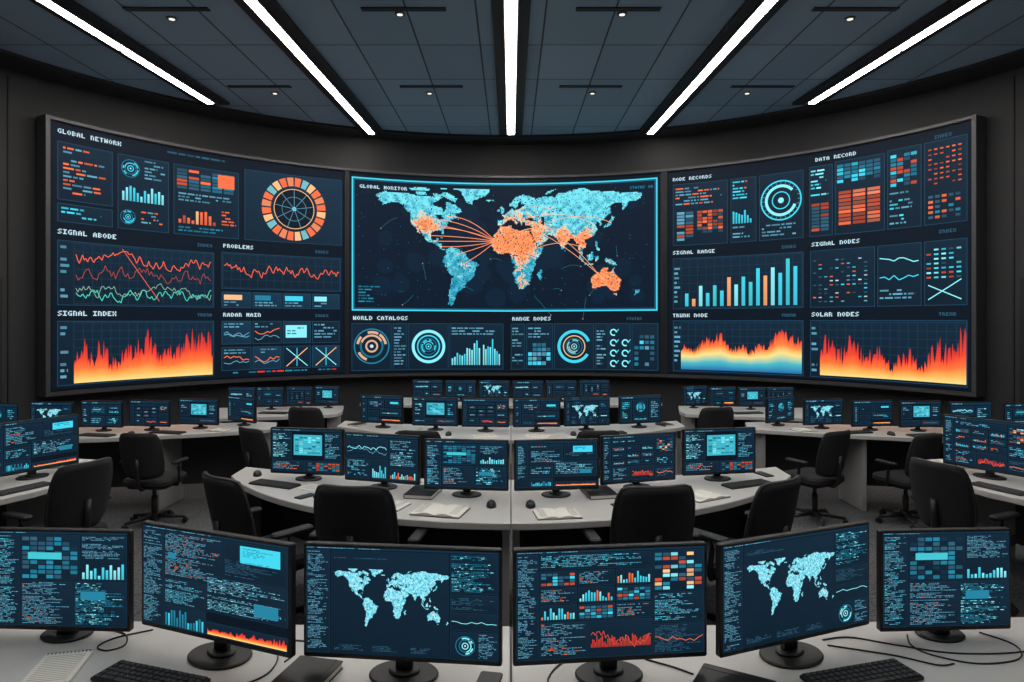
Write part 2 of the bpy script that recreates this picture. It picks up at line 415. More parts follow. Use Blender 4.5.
for sgn,nm in((-1,'1'),(1,'2')):
    mb=MB();a0,a1=sorted((sgn*65.3,sgn*77))
    curvebox(mb,a0,a1,RW-0.03,RW-0.002,0.0,2.3,TR,10)
    curvebox(mb,a0+.5,a1-.5,RW-0.045,RW-0.03,0.0,2.25,WA,10)
    a=math.radians(sgn*67); p=(6.05*math.sin(a),CYc+6.05*math.cos(a))
    mb.cyl((p[0],p[1],0.95),(p[0],p[1],1.2),0.012,0.012,FR)
    put('door_'+nm,mb.mesh('door_'+nm))
mb=MB()
for a in (-84,-64.6,64.6,84): curvebox(mb,a-.08,a+.08,RW-0.012,RW-0.002,0.12,HC-0.1,TR,1)
put('trim_2',mb.mesh('trim_2'))
# ceiling lights
def striplight(x0,y0,x1,y1,segs,w,tr=.34):
    mb=MB();L=math.hypot(x1-x0,y1-y0);ang=math.atan2(y1-y0,x1-x0)
    M=Matrix.Translation((x0,y0,0))@Matrix.Rotation(ang,4,'Z')
    mb.box(L/2,0,HC-0.02,L+0.3,tr,0.036,TR,0.004,M)
    mb.box(L/2,w/2+.012,HC-0.05,L+0.05,0.016,0.03,FR,0.003,M)
    mb.box(L/2,-w/2-.012,HC-0.05,L+0.05,0.016,0.03,FR,0.003,M)
    for i in range(segs):
        a=L*i/segs+0.025;b=L*(i+1)/segs-0.025
        mb.box((a+b)/2,0,HC-0.054,b-a,w,0.034,LI,0.003,M)
    put('linear_ceiling_light',mb.mesh('linear_ceiling_light'))
striplight(0,10.4,0,0.4,4,0.10)
for s in(-1,1):
    striplight(s*2.06,10.38,s*2.31,2.0,3,0.088)
    striplight(s*3.79,8.85,s*4.15,1.6,4,0.088)
mb=MB()
for (x,y) in [(-.95,6.2),(.95,6.2),(-.95,8.35),(.95,8.35),(-3.0,8.35),(3.0,8.35),(-3.05,6.2),(3.05,6.2)]:
    mb.box(x,y,HC-0.006,0.75,0.07,0.012,TR,0.002)
put('ceiling_air_vent',mb.mesh('ceiling_air_vent'))
mb0=MB(); mb0.cyl((0,0,0),(0,0,-0.012),0.05,0.045,FR,20); mb0.cyl((0,0,-0.012),(0,0,-0.015),0.026,0.026,SP,16); dm=mb0.mesh('recessed_downlight')
for (x,y) in [(-1.0,6.3),(1.0,6.3),(-3.1,6.4),(3.1,6.4),(-1.0,8.6),(1.0,8.6),(-2.9,8.6),(2.9,8.6)]:
    put('recessed_downlight',dm,(x,y,HC))

# ============================================================ VIDEO WALL
SE=6.37
def wfn(x,y,l,off=0.0):
    r=RS-0.0025*l+off; a=x/RS
    zb=0.965+0.055*abs(x)/SE; zt=4.02+0.085*(x/SE)**2
    return (r*math.sin(a),CYc+r*math.cos(a),zb+(zt-zb)*y/3.06)
c=CV(wfn,0.14)
c.rect(-SE,0,2*SE,3.06,C(4,8,15),0)
u=0.0145
c.rect(-6.34,0.03,3.78,3.0,BG,0.5); c.rect(-2.50,0.03,4.83,3.0,BG,0.5); c.rect(2.42,0.03,3.92,3.0,BG,0.5)
# ---- left wing
title(c,-6.28,2.93,.065,'GLOBAL NETWORK'); words(c,-5.0,2.9,1.0,.1,.05,TXD)
panel(c,-6.28,2.18,.62,.66,u); words(c,-6.22,2.22,.5,.58,.046,TX,.8,accent=OR,pa=.55)
panel(c,-6.28,1.93,.62,.21,u); words(c,-6.24,1.96,.54,.15,.045,CY,.8)
panel(c,-5.60,1.93,.62,.91,u); hud(c,-5.45,2.68,.11,u); words(c,-5.28,2.56,.28,.26,.042)
bars(c,-5.55,2.28,.52,.22,12,[CY,CYL]); hud(c,-5.48,2.08,.09,u); words(c,-5.32,1.98,.28,.2,.042,TX,accent=OR,pa=.3)
panel(c,-4.92,1.93,.85,.91,u); table(c,-4.88,2.53,.76,.27,5,6,[CYD,TXD,ORD,TXD,OR],.9); c.rect(-4.35,2.6,.22,.18,OR,5); words(c,-4.86,2.34,.7,.15,.042)
bars(c,-4.86,2.08,.5,.2,9,[OR,ORD,CR]); words(c,-4.3,2.08,.2,.22,.042,OR); words(c,-4.86,1.95,.7,.1,.042,CYD)
panel(c,-3.99,1.93,1.38,.98,u,C(15,38,55))
for i in range(24):
    col=[OR,CR,C(215,125,82),C(108,172,178),OR][(i*7)%5]
    c.arc(-3.30,2.42,.33,.455,i*15+1.5,i*15+13.5,col,3,3)
c.arc(-3.30,2.42,0,.29,0,360,C(9,20,31),32,3); c.arc(-3.30,2.42,.28,.29,0,360,CR,32,4); c.arc(-3.30,2.42,.17,.176,0,360,TX,32,4)
for i in range(9): 
    a=math.radians(i*40+10); c.line(-3.3,2.42,-3.3+.28*math.cos(a),2.42+.28*math.sin(a),.007,TX,5)
c.arc(-3.3,2.42,0,.03,0,360,CYL,12,5)
title(c,-6.28,1.79,.07,'SIGNAL ABODE'); title(c,-4.62,1.79,.05,'INDEX',TXD)
panel(c,-6.28,.98,1.88,.74,u); grid(c,-6.1,1.0,1.68,.7,16,7,.006); words(c,-6.25,1.02,.1,.66,.07)
linechart(c,-6.08,1.16,1.64,.5,90,.010,C(222,92,66),.75,.17); linechart(c,-6.08,1.1,1.64,.5,70,.007,C(160,70,58),.55,.22)
linechart(c,-6.08,1.0,1.64,.4,90,.010,C(70,190,170),.3,.20); linechart(c,-6.08,1.0,1.64,.4,80,.007,C(130,170,150),.42,.20)
c.line(-5.55,1.68,-5.1,1.05,.009,C(200,90,70),5)
title(c,-4.28,1.80,.065,'PROBLEMS'); title(c,-3.0,1.80,.05,'INDEX',TXD)
panel(c,-4.30,1.24,1.68,.50,u); grid(c,-4.28,1.26,1.64,.46,14,4,.006)
linechart(c,-4.27,1.28,1.62,.44,80,.011,C(222,92,65),.5,.20)
for i in range(4):
    panel(c,-4.30+i*.42,.98,.40,.22,u,PN2); c.rect(-4.27+i*.42,1.09,U(.15,.33),.07,[CR,CYD,CY,CYL][i],4); words(c,-4.27+i*.42,1.0,.34,.08,.04)
title(c,-6.28,.86,.07,'SIGNAL INDEX'); title(c,-4.62,.86,.05,'TREND',TXD)
panel(c,-6.28,.06,1.88,.74,u); grid(c,-6.1,.1,1.68,.68,16,7,.006); words(c,-6.25,.1,.1,.66,.07)
def env1(t): return 0.40+0.22*t+0.09*math.sin(t*17)+0.08*math.sin(t*41)
fire(c,-6.1,.08,1.68,.72,140,FIRE,env1,.24)
title(c,-4.28,.86,.065,'RADAR MAIN'); title(c,-3.0,.86,.05,'INDEX',TXD)
for i in range(4):
    for j in range(2):
        x=-4.30+i*.42;y=.48-j*.36+.0
        panel(c,x,y,.40,.32,u,PN if (i+j)%2 else PN2)
        if i==2 and j==0: c.rect(x+.04,y+.08,.3,.18,CYL,4); words(c,x+.06,y+.1,.26,.14,.04,CYD,l=5)
        elif i>=2 and j==1:
            c.line(x+.05,y+.03,x+.35,y+.29,.012,CR,5);c.line(x+.35,y+.03,x+.05,y+.29,.012,CYL,5);c.line(x+.2,y+.03,x+.2,y+.29,.010,CY,5)
        elif i==3: words(c,x+.03,y+.03,.33,.26,.045)
        else: linechart(c,x+.03,y+.05,.34,.2,9,.012,random.choice([OR,CYL,TX]),.5,.3);linechart(c,x+.03,y+.03,.34,.2,9,.010,TX,.4,.3);words(c,x+.03,y+.22,.3,.08,.04)
words(c,-4.28,.04,1.6,.07,.045,CYD,accent=RED,pa=.3)
# ---- centre
c.frame(-2.46,.96,4.73,2.02,.022,CY,5); c.frame(-2.435,.985,4.68,1.97,.02,C(24,84,108),5); c.rect(-2.44,.98,4.69,1.98,C(6,21,37),1)
title(c,-2.34,2.82,.065,'GLOBAL MONITOR'); title(c,1.85,2.83,.05,'STATUS ON',CYD)
for i in range(1,24): c.rect(-2.44+i*.195,1.0,.005,1.94,C(10,31,50),2)
for i in range(1,12): c.rect(-2.42,.98+i*.165,4.66,.005,C(10,31,50),2)
mx0,my0,msx,msy=-.10,1.80,.01185,.0140
for q in range(60):
    a,b=U(-165,175),U(-50,60); r=U(4,16)
    c.arc(mx0+a*msx,my0+b*msy,0,r*msx,0,360,C(8,29,48),10,2.2)
worldmap(c,mx0,my0,msx,msy,1.4)
O=(-12,19)
for b,bu in [((-122,38),.12),((-105,42),.2),((-96,33),.12),((-100,24),.04),((-92,18),.0),((-84,12),-.05),((-75,46),.2),((-62,4),-.02),((-57,-8),-.05)]:
    conn(c,mx0,my0,msx,msy,O,b,bu,.010,C(240,140,96))
for a,b,bu in [((20,30),(78,22),.2),((20,30),(105,18),.25),((45,30),(130,-24),.1),((40,10),(100,12),.15),((30,45),(115,38),.2),((60,40),(140,38),.2),((78,20),(128,-24),.1),((0,48),(60,55),.15)]:
    conn(c,mx0,my0,msx,msy,a,b,bu,.008,C(236,165,120))
for i in range(14):
    a=(U(-160,170),U(-50,60)); conn(c,mx0,my0,msx,msy,a,(a[0]+U(-30,30),a[1]+U(-25,25)),U(-.1,.1),.004,CYD)
words(c,-2.36,1.05,.4,.3,.045,CYD); 
for q in range(160): c.rect(U(-2.4,2.2),U(1.02,2.9),.012,.012,mul(CYD,U(.3,.9)),2.5)
title(c,-2.44,.82,.075,'WORLD CATALOGS'); title(c,0.02,.82,.07,'RANGE NODES'); title(c,1.8,.82,.05,'STATUS',TXD)
for (px,pw) in((-2.46,.60),(-1.84,.22),(-1.60,.62),(-.96,.84),(0.0,.22),(.24,.42),(.68,.62),(1.32,.20),(1.54,.32),(1.88,.40)):
    panel(c,px,.05,pw,.72,u)
hud(c,-2.16,.42,.27,u,C(205,160,132)); words(c,-1.82,.1,.18,.62,.046)
c.arc(-1.29,.41,.215,.26,0,360,CYL,40,4);c.arc(-1.29,.41,.16,.18,0,360,CY,30,4);hud(c,-1.29,.41,.13,u)
bars(c,-.93,.12,.46,.42,12,[CY,CYL],trend=.5);words(c,-.93,.58,.7,.14,.045);bars(c,-.44,.12,.28,.5,8,[CY,CYL])
words(c,.02,.1,.18,.62,.046); table(c,.27,.12,.36,.36,5,5,[CYD,TXD,CY,TX],.85); words(c,.27,.52,.36,.2,.045)
c.arc(.99,.41,.215,.26,20,330,CY,40,4);c.arc(.99,.41,.16,.175,0,360,CR,30,4);hud(c,.99,.41,.13,u,C(140,195,195))
words(c,1.34,.1,.15,.62,.046)
for q in range(7): c.arc(1.60+(q%2)*.18,.15+.16*(q//2),.035,.055,0,300,CYL,10,4); c.line(1.64+(q%2)*.18,.15+.16*(q//2),1.68+(q%2)*.18,.2+.16*(q//2),.014,CY,5)
table(c,1.92,.12,.32,.5,4,6,[CY,CYD,TXD,TX],.7,gap=.25)
# ---- right wing
title(c,2.50,2.90,.06,'NODE RECORDS'); title(c,4.50,2.93,.06,'DATA RECORD'); title(c,5.95,2.93,.05,'INDEX',TXD)
panel(c,2.50,1.93,.80,.92,u); words(c,2.54,2.5,.7,.3,.046,TX,accent=OR,pa=.3); table(c,2.56,2.0,.26,.44,2,9,[ORD,TXD,TX],.9); table(c,2.86,2.1,.38,.34,5,7,[TXD,OR,ORD,C(150,70,50)],.85)
panel(c,3.34,1.93,.36,.92,u); words(c,3.37,2.5,.3,.32,.046,CY,accent=OR,pa=.2); bars(c,3.37,2.2,.28,.22,7,[CY]); words(c,3.37,1.97,.3,.2,.046)
panel(c,3.74,1.93,.60,.92,u)
c.arc(4.04,2.47,.26,.28,0,360,CY,44,4);c.arc(4.04,2.47,.18,.22,40,340,CYL,30,4);c.arc(4.04,2.47,.11,.125,0,360,CY,24,4);c.arc(4.04,2.47,0,.04,0,360,CYL,14,4);words(c,3.78,1.96,.5,.2,.046)
for i in range(24):
    a=math.radians(i*15); c.line(4.04+.23*math.cos(a),2.47+.23*math.sin(a),4.04+.255*math.cos(a),2.47+.255*math.sin(a),.008,TX,5)
panel(c,4.42,1.93,.30,.94,u); words(c,4.44,2.45,.25,.38,.046,CY,accent=CYL,pa=.3); table(c,4.45,2.0,.24,.38,2,8,[TXD,TXD,ORD],.9)
panel(c,4.75,1.93,.62,.96,u); table(c,4.78,2.6,.55,.25,6,5,[CY,CYD,TXD],.85); table(c,4.8,2.05,.54,.45,3,9,[OR,ORD,C(215,120,88),C(150,80,60)],.95)
panel(c,5.40,1.93,.40,.98,u); table(c,5.44,2.45,.32,.4,4,8,[TXD,CYD,ORD,CY],.8); words(c,5.43,1.97,.34,.42,.046,TX,accent=CY,pa=.3)
panel(c,5.83,1.93,.48,.98,u); table(c,5.88,2.4,.40,.46,6,8,[ORD,OR,C(150,70,55)],.75,gap=.45); table(c,5.88,2.0,.38,.3,5,5,[OR,TXD,CYD],.8,gap=.3)
title(c,2.50,1.80,.065,'SIGNAL RANGE'); title(c,4.05,1.80,.05,'INDEX',TXD)
panel(c,2.50,.98,1.84,.76,u); grid(c,2.62,1.0,1.7,.72,14,6,.006); words(c,2.52,1.05,.09,.64,.07)
nb=16
for i in range(nb):
    hh=.68*min(1,(.16+.66*i/nb+[.12,-.04,.2,.0][i%4])); x=2.68+i*.102
    col=[CY,CYL,C(60,190,200),C(230,155,104),CY][(i*3)%5]
    c.quad([(x,1.02),(x+.05,1.02),(x+.05,1.02+hh),(x,1.02+hh)],[mul(col,.75)]*2+[col]*2,4)
title(c,4.45,1.80,.065,'SIGNAL NODES'); title(c,6.0,1.82,.05,'INDEX',TXD)
panel(c,4.43,.98,.82,.76,u); table(c,4.47,1.05,.72,.6,10,11,[TX,CY,TXD,TXD,OR,WH],.6,gap=.45)
panel(c,5.28,.98,.52,.76,u); linechart(c,5.31,1.4,.46,.28,9,.012,CYL,.6,.2);linechart(c,5.31,1.2,.46,.25,9,.012,CY,.5,.3);words(c,5.31,1.02,.44,.18,.046)
panel(c,5.83,.98,.48,.76,u); table(c,5.86,1.3,.42,.38,5,7,[ORD,CY,TXD,CYL],.75,gap=.4); c.line(5.88,1.05,6.25,1.28,.012,CYL,5);c.line(5.88,1.22,6.25,1.05,.012,CYL,5)
title(c,2.50,.86,.065,'TRUNK NODE'); title(c,4.05,.86,.05,'TREND',TXD)
panel(c,2.50,.05,1.84,.76,u); grid(c,2.62,.08,1.7,.7,16,7,.006); words(c,2.52,.1,.09,.64,.07)
fire(c,2.62,.08,1.70,.70,140,RAIN,lambda t:.44+.26*math.exp(-((t-.3)/.10)**2)+.33*math.exp(-((t-.86)/.13)**2)+.05*math.sin(t*40),.10,stops=(0,.3,.58,.82))
title(c,4.45,.86,.07,'SOLAR NODES'); title(c,6.0,.86,.05,'TREND',TXD)
panel(c,4.43,.05,1.88,.76,u); grid(c,4.56,.08,1.74,.7,16,7,.006); words(c,4.45,.1,.09,.64,.07)
fire(c,4.56,.08,1.74,.72,140,FIRE,lambda t:.36+.12*math.sin(t*6+1)+.22*t*t+.1*math.sin(t*33),.24)
mb=MB()
mb.canvas(c)
def wallbar(s0,s1,y0,y1,o0,o1,mat):
    n=max(1,int(abs(s1-s0)/.15)); vs=[];fs=[]
    for i in range(n+1):
        s=s0+(s1-s0)*i/n
        for (yy,oo) in((y0,o0),(y1,o0),(y1,o1),(y0,o1)): vs.append(wfn(s,yy,0,oo))
    for i in range(n):
        for k in range(4):
            j=(k+1)%4; fs.append([i*4+k,i*4+j,(i+1)*4+j,(i+1)*4+k])
    fs.append([0,1,2,3]);fs.append([n*4+3,n*4+2,n*4+1,n*4]); mb.add(vs,fs,mat)
wallbar(-SE-.04,SE+.04,-.045,0.0,-.035,.15,FR)
wallbar(-SE-.04,SE+.04,3.06,3.095,-.035,.15,FR)
wallbar(-SE-.05,-SE,-.045,3.095,-.035,.15,FR)
wallbar(SE,SE+.05,-.045,3.095,-.035,.15,FR)
wallbar(-2.565,-2.50,0,3.06,-.03,.0,BK); wallbar(2.32,2.42,0,3.06,-.03,.0,BK)
wallbar(-SE,SE,0,3.06,.01,.14,BK)
put('video_wall',mb.mesh('video_wall'))

# ============================================================ MONITORS
def draw_generic(c,w,h,kind,u):
    c.rect(0,0,w,h,BG,0); lh=u*2.2
    c.rect(0,h-lh*1.2,w,lh*1.2,PN2,1); words(c,u*2,h-lh*1.1,w*.5,lh,lh,TX,.8)
    W=w;H=h-lh*1.4
    def P(x,y,a,b,e=LN): panel(c,x*W+u,y*H+u,a*W-2*u,b*H-2*u,u*.6,PN,e); return x*W+3*u,y*H+3*u,a*W-6*u,b*H-6*u
    def wd(r,**k): words(c,r[0],r[1],r[2],r[3],lh,**k)
    if kind=='map':
        wd(P(0,0,.13,1),col=TX)
        P(.13,0,.62,1,PN2); s=.60*W/350
        worldmap(c,W*.44,H*.50,s,s*1.3,2.2,3,0.22,True)
        wd(P(.75,.62,.25,.38),col=CYD,accent=CYL,pa=.2); r=P(.75,.45,.25,.17);wd(r,col=TXD); r=P(.75,.27,.25,.18);linechart(c,*r,10,u*.8,CYL)
        r=P(.75,0,.25,.27);hud(c,r[0]+r[2]*.3,r[1]+r[3]*.5,r[3]*.4,u,CYL);words(c,r[0]+r[2]*.6,r[1],r[2]*.4,r[3],lh)
        for i in range(3): words(c,W*.15+i*W*.2,H*.04,W*.16,lh*4,lh,TXD)
        words(c,W*.15,H*.9,W*.3,lh*3,lh,TXD)
    elif kind=='list':
        wd(P(0,.0,.16,1),col=TX); r=P(.16,.52,.42,.48); wd(r,col=TX,accent=OR,pa=.08); c.rect(r[0]+r[2]*.05,r[1]+r[3]*.4,r[2]*.14,r[3]*.14,CYD,5)
        r=P(.58,.62,.42,.38);wd((r[0],r[1],r[2],r[3]*.5),col=TXD);c.rect(r[0]+r[2]*.25,r[1]+r[3]*.45,r[2]*.65,r[3]*.5,CY,4);words(c,r[0]+r[2]*.3,r[1]+r[3]*.6,r[2]*.5,r[3]*.3,lh,CYD,l=5)
        r=P(.16,.24,.3,.28);wd(r,accent=CY,pa=.3); r=P(.46,.24,.54,.38);wd(r,col=TX,accent=CYL,pa=.2);c.rect(r[0]+r[2]*.6,r[1]+r[3]*.1,r[2]*.3,r[3]*.35,CYD,5)
        r=P(.16,0,.3,.24);bars(c,*r,14,[CY,CYD])
        r=P(.46,0,.54,.15);fire(c,r[0],r[1],r[2],r[3],60,FIRE,lambda t:.45+.2*t,.3)
    elif kind=='dense':
        wd(P(0,.0,.12,1),col=TX)
        for j in range(3):
            for i in range(3):
                r=P(.12+i*.2,.64-j*.16+.04,.2,.16)
                if (i+j)%3==0: table(c,*r,6,4,[CY,CYD,ORD,TXD,TXD],.85)
                elif (i+j)%3==1: wd(r,accent=OR,pa=.15)
                else: bars(c,*r,12,[CY,OR,CYL,CY])
        r=P(.12,.84,.6,.16);wd(r,accent=CY,pa=.3)
        r=P(.12,0,.26,.36);wd(r,accent=OR,pa=.12)
        r=P(.38,0,.34,.36);bars(c,r[0],r[1]+r[3]*.25,r[2],r[3]*.4,44,[ORD,RED,RED]);linechart(c,r[0],r[1],r[2],r[3]*.9,30,u*.7,C(215,82,62),.5,.3)
        r=P(.72,.6,.28,.4);table(c,*r,6,9,[CR,CYL,TXD,CYD,TXD,ORD],.7)
        wd(P(.72,.3,.28,.3),col=TX,accent=CY,pa=.3);r=P(.72,0,.28,.3);linechart(c,*r,12,u*.8,OR);wd(r,col=TXD)
    elif kind=='tiles':
        wd(P(0,.0,.2,1),col=TX,accent=CY,pa=.2)
        r=P(.2,.5,.45,.5);table(c,*r,7,9,[CYD,TXD,TXD,CYD,PN2],.8)
        c.rect(r[0]+r[2]*.1,r[1]+r[3]*.45,r[2]*.6,r[3]*.16,C(62,180,192),5)
        wd(P(.2,0,.4,.5),col=TX,accent=OR,pa=.03);r=P(.65,.5,.35,.5);bars(c,r[0],r[1],r[2],r[3]*.4,11,[CYL,CY]);wd((r[0],r[1]+r[3]*.45,r[2],r[3]*.55))
        r=P(.6,0,.4,.5);wd(r,col=CYD,accent=CYL,pa=.3);c.rect(r[0]+r[2]*.1,r[1]+r[3]*.6,r[2]*.5,r[3]*.2,CYD,5)
    elif kind=='cyan':
        r=P(0,.3,.3,.7);wd(r,accent=CYL,pa=.4)
        c.rect(W*.32,H*.42,W*.40,H*.5,C(56,162,182),3);table(c,W*.34,H*.46,W*.36,H*.42,6,8,[C(104,206,216),C(38,124,145),C(74,184,200)],.8)
        wd(P(.74,.3,.26,.7),accent=CY,pa=.3);r=P(0,0,.5,.3);wd(r,accent=OR,pa=.2);r=P(.5,0,.5,.3);table(c,*r,8,4,[CYD,ORD,TXD],.9)
    elif kind=='chart':
        r=P(0,.5,.6,.5);grid(c,*r,8,4,u*.3);linechart(c,*r,24,u*.8,CYL);linechart(c,*r,24,u*.7,TX,.35)
        r=P(0,0,.35,.5);wd(r,accent=CY,pa=.3);r=P(.35,0,.25,.5);bars(c,*r,8,[CYL,CY])
        wd(P(.6,.3,.4,.7),accent=CYL,pa=.2);r=P(.6,0,.4,.3);bars(c,*r,14,[OR,CYL,CY])
    elif kind=='hud':
        r=P(.3,.3,.4,.7);hud(c,r[0]+r[2]/2,r[1]+r[3]/2,r[3]*.45,u)
        wd(P(0,0,.3,1),accent=CY,pa=.3);wd(P(.7,0,.3,1),accent=CY,pa=.3);r=P(.3,0,.4,.3);bars(c,*r,12,[CY,CYL])
RX=Matrix.Rotation(math.radians(90),4,'X')
CACHE={}
def monitor_mesh(w,h,zb,kind,var,u):
    k=(w,h,kind,var)
    if k in CACHE: return CACHE[k]
    mb=MB()
    mb.prism([(x,y+zb+h/2) for x,y in rrect(w,h,.007,3)],-.026,0,.003,BK,RX)
    mb.prism([(x,y+zb+h*.52) for x,y in rrect(w*.62,h*.62,.03,4)],-.048,-.02,.01,DG,RX)
    bz=.009 if w>.45 else .008; bb=bz*1.7
    def fn(x,y,l): return (-w/2+bz+x,-.0008-.00035*l,zb+bb+y)
    c=CV(fn,9); draw_generic(c,w-2*bz,h-bz-bb,kind,u); mb.canvas(c)
    k2=w/.64
    mb.box(0,.045,zb*.5+h*.2,.055*k2,.018,zb+h*.4-.008,DG,.004)
    r=.112*k2
    o=[(r*math.cos(t*math.pi/16),.035+r*.78*math.sin(t*math.pi/16)) for t in range(32)]
    mb.prism(o,0,.012,.004,BK)
    o=[(r*.45*math.cos(t*math.pi/12),.042+r*.35*math.sin(t*math.pi/12)) for t in range(24)]
    mb.prism(o,.01,.022,.004,DG)
    me=mb.mesh('computer_monitor');CACHE[k]=me;return me
def monitor(x,y,rz,w,h,zb,kind,var=0,u=.0032,z=.75): put('computer_monitor',monitor_mesh(w,h,zb,kind,var,u),(x,y,z),rz)
# front row
monitor(-1.64,2.55,-3,.52,.368,.032,'tiles',1,.0023)
monitor(-1.02,2.39,-22,.665,.37,.070,'list',1,.0023)
monitor(-.355,2.262,-6,.655,.372,.064,'map',1,.0022)
monitor(.325,2.262,6,.64,.372,.064,'dense',1,.0022)
monitor(.985,2.395,22,.66,.37,.068,'map',2,.0023)
monitor(1.585,2.55,3,.495,.368,.032,'tiles',2,.0023)
# row 2
kinds=['cyan','chart','tiles','list','dense','cyan']
for (x,y,r),k in zip([(-1.44,4.93,-10),(-.87,4.70,-16),(-.29,4.50,-6),(.295,4.50,6),(.86,4.70,16),(1.47,4.93,10)],kinds):
    monitor(x,y,r,.55,.325,.042,k,'r2',.0048)
# row 3
kk=['tiles','hud','list','dense','chart','map','cyan']
i=0
def nk():
    global i; i+=1; return kk[(i*3)%7]
for s in(-1,1):
    for (x,y,r) in [(.255,6.90,5),(.76,6.97,9),(1.32,7.13,15)]: monitor(s*x,y,s*r,.47,.285,.045,nk(),'r3',.0085)
    for (x,y,r) in [(.22,9.15,2),(.66,9.18,4),(1.10,9.24,6)]: monitor(s*x,y,s*r,.41,.23,.045,nk(),'r4',.011)
    for (x,y,r) in [(4.05,6.92,6),(3.60,6.97,8),(3.16,7.07,10),(2.80,7.26,32),(4.50,6.85,4),(4.95,6.75,8)]: monitor(s*x,y,s*r,.44,.262,.04,nk(),'s2',.0085)
    for (x,y,r) in [(3.24,8.42,4),(2.90,8.42,4),(2.56,8.46,8),(2.25,8.55,16)]: monitor(s*x,y,s*r,.34,.23,.04,nk(),'s3',.010)
    monitor(s*3.40,5.0,s*-58,.60,.37,.05,'list' if s<0 else 'dense','s1',.005)
    monitor(s*3.64,4.42,s*-50,.54,.36,.05,'tiles','s1b',.005)

# ============================================================ DESKS
def desk(name,out,legs,mod=None):
    mb=MB(); mb.prism(out,.708,.75,.005,DK)
    for (x,y,sx,sy,rz) in legs:
        M=Matrix.Translation((x,y,0))@Matrix.Rotation(math.radians(rz),4,'Z')
        mb.box(0,0,.355,sx,sy,.71,DL,.006,M)
    if mod:
        for a,b in zip(mod,mod[1:]):
            dx=b[0]-a[0];dy=b[1]-a[1];L=math.hypot(dx,dy)
            M=Matrix.Translation(((a[0]+b[0])/2,(a[1]+b[1])/2,0))@Matrix.Rotation(math.atan2(dy,dx),4,'Z')
            mb.box(0,0,.43,L,.02,.56,DD,.002,M)
    put(name,mb.mesh(name))
def lerp_out(nf,bf,x0,x1,n=24):
    xs=[x0+(x1-x0)*k/n for k in range(n+1)]
    return [(x,nf(x)) for x in xs]+[(x,bf(x)) for x in reversed(xs)]
def mods(f,x0,x1,n=8): return [(x0+(x1-x0)*k/n,f(x0+(x1-x0)*k/n)) for k in range(n+1)]
# front
nf=lambda x:1.35+.05*x*x; bf=lambda x:2.66+.02*x*x
for a,b in((-2.6,-.003),(.003,2.6)):
    desk('curved_console_desk',lerp_out(nf,bf,a,b),[(a+math.copysign(.05,b-a) if abs(a)>1 else .04,2.1,.04,.8,0),(b-.05 if b>1 else -.04,2.1,.04,.8,0)],mods(lambda x:bf(x)-.12,a+.08,b-.08))
# row 2
nf2=lambda x:6.32-math.sqrt(2.38**2-x*x); bf2=lambda x:4.95+.40*(x/2)**2
for a,b in((-2.03,-.003),(.003,2.03)):
    e=-1.86 if a<0 else 1.86; c0=-.03 if a<0 else .03
    desk('curved_console_desk',lerp_out(nf2,bf2,a,b),[(c0,4.42,.04,.78,0),(e,4.97,.04,.36,0),((e*.55),4.53,.04,.5,0)],mods(lambda x:bf2(x)-.12,min(c0,e),max(c0,e)))
# row 3
nf3=lambda x:6.48+.72*(x/1.75)**2; bf3=lambda x:7.25+.32*(x/1.75)**2
for a,b in((-1.8,-.003),(.003,1.8)):
    e=-1.7 if a<0 else 1.7; c0=-.03 if a<0 else .03
    desk('curved_console_desk',lerp_out(nf3,bf3,a,b),[(c0,6.86,.04,.6,0),(e,7.36,.04,.24,0)],mods(lambda x:bf3(x)-.1,min(c0,e),max(c0,e)))
nf4=lambda x:8.80+.06*x*x; bf4=lambda x:9.5+.05*x*x
desk('curved_console_desk',lerp_out(nf4,bf4,-1.95,1.95),[(-1.85,9.3,.04,.5,0),(1.85,9.3,.04,.5,0),(0,9.15,.04,.5,0)],mods(lambda x:bf4(x)-.1,-1.85,1.85))
for s in(-1,1):
    near=[(5.3,6.30),(4.6,6.40),(3.85,6.56),(3.1,6.78),(2.60,6.98),(2.45,7.06)];back=[(2.42,7.18),(2.5,7.48),(2.7,7.52),(3.2,7.40),(3.9,7.25),(4.6,7.12),(5.25,7.02)]
    desk('curved_console_desk',[(s*x,y) for x,y in near+back],[(s*2.55,7.25,.04,.36,0),(s*3.42,7.02,.04,.5,0),(s*5.1,6.68,.04,.5,0)],[(s*2.6,7.38),(s*3.3,7.26),(s*4,7.12),(s*5.1,6.95)])
    near=[(3.6,7.72),(2.9,7.84),(2.2,8.0),(2.02,8.1)];back=[(2.0,8.3),(2.1,8.78),(2.9,8.68),(3.65,8.58)]
    desk('curved_console_desk',[(s*x,y) for x,y in near+back],[(s*2.12,8.4,.04,.5,0),(s*3.5,8.2,.04,.5,0)],[(s*2.15,8.65),(s*2.9,8.57),(s*3.5,8.5)])
    o=[(3.10,5.38),(3.08,5.15),(3.10,4.85),(3.15,4.62),(3.26,4.40),(3.45,4.20),(3.75,4.02),(4.2,3.9),(4.7,3.85),(4.75,4.7),(4.35,4.95),(4.1,5.3),(4.0,5.65),(3.6,5.68),(3.25,5.6),(3.14,5.5)]
    desk('curved_console_desk',[(s*x,y) for x,y in o],[(s*3.6,5.5,.7,.04,0),(s*4.6,4.3,.04,.7,0),(s*3.55,4.45,.04,.3,s*45)],[(s*3.9,5.4),(s*4.0,5.0),(s*4.5,4.62)])

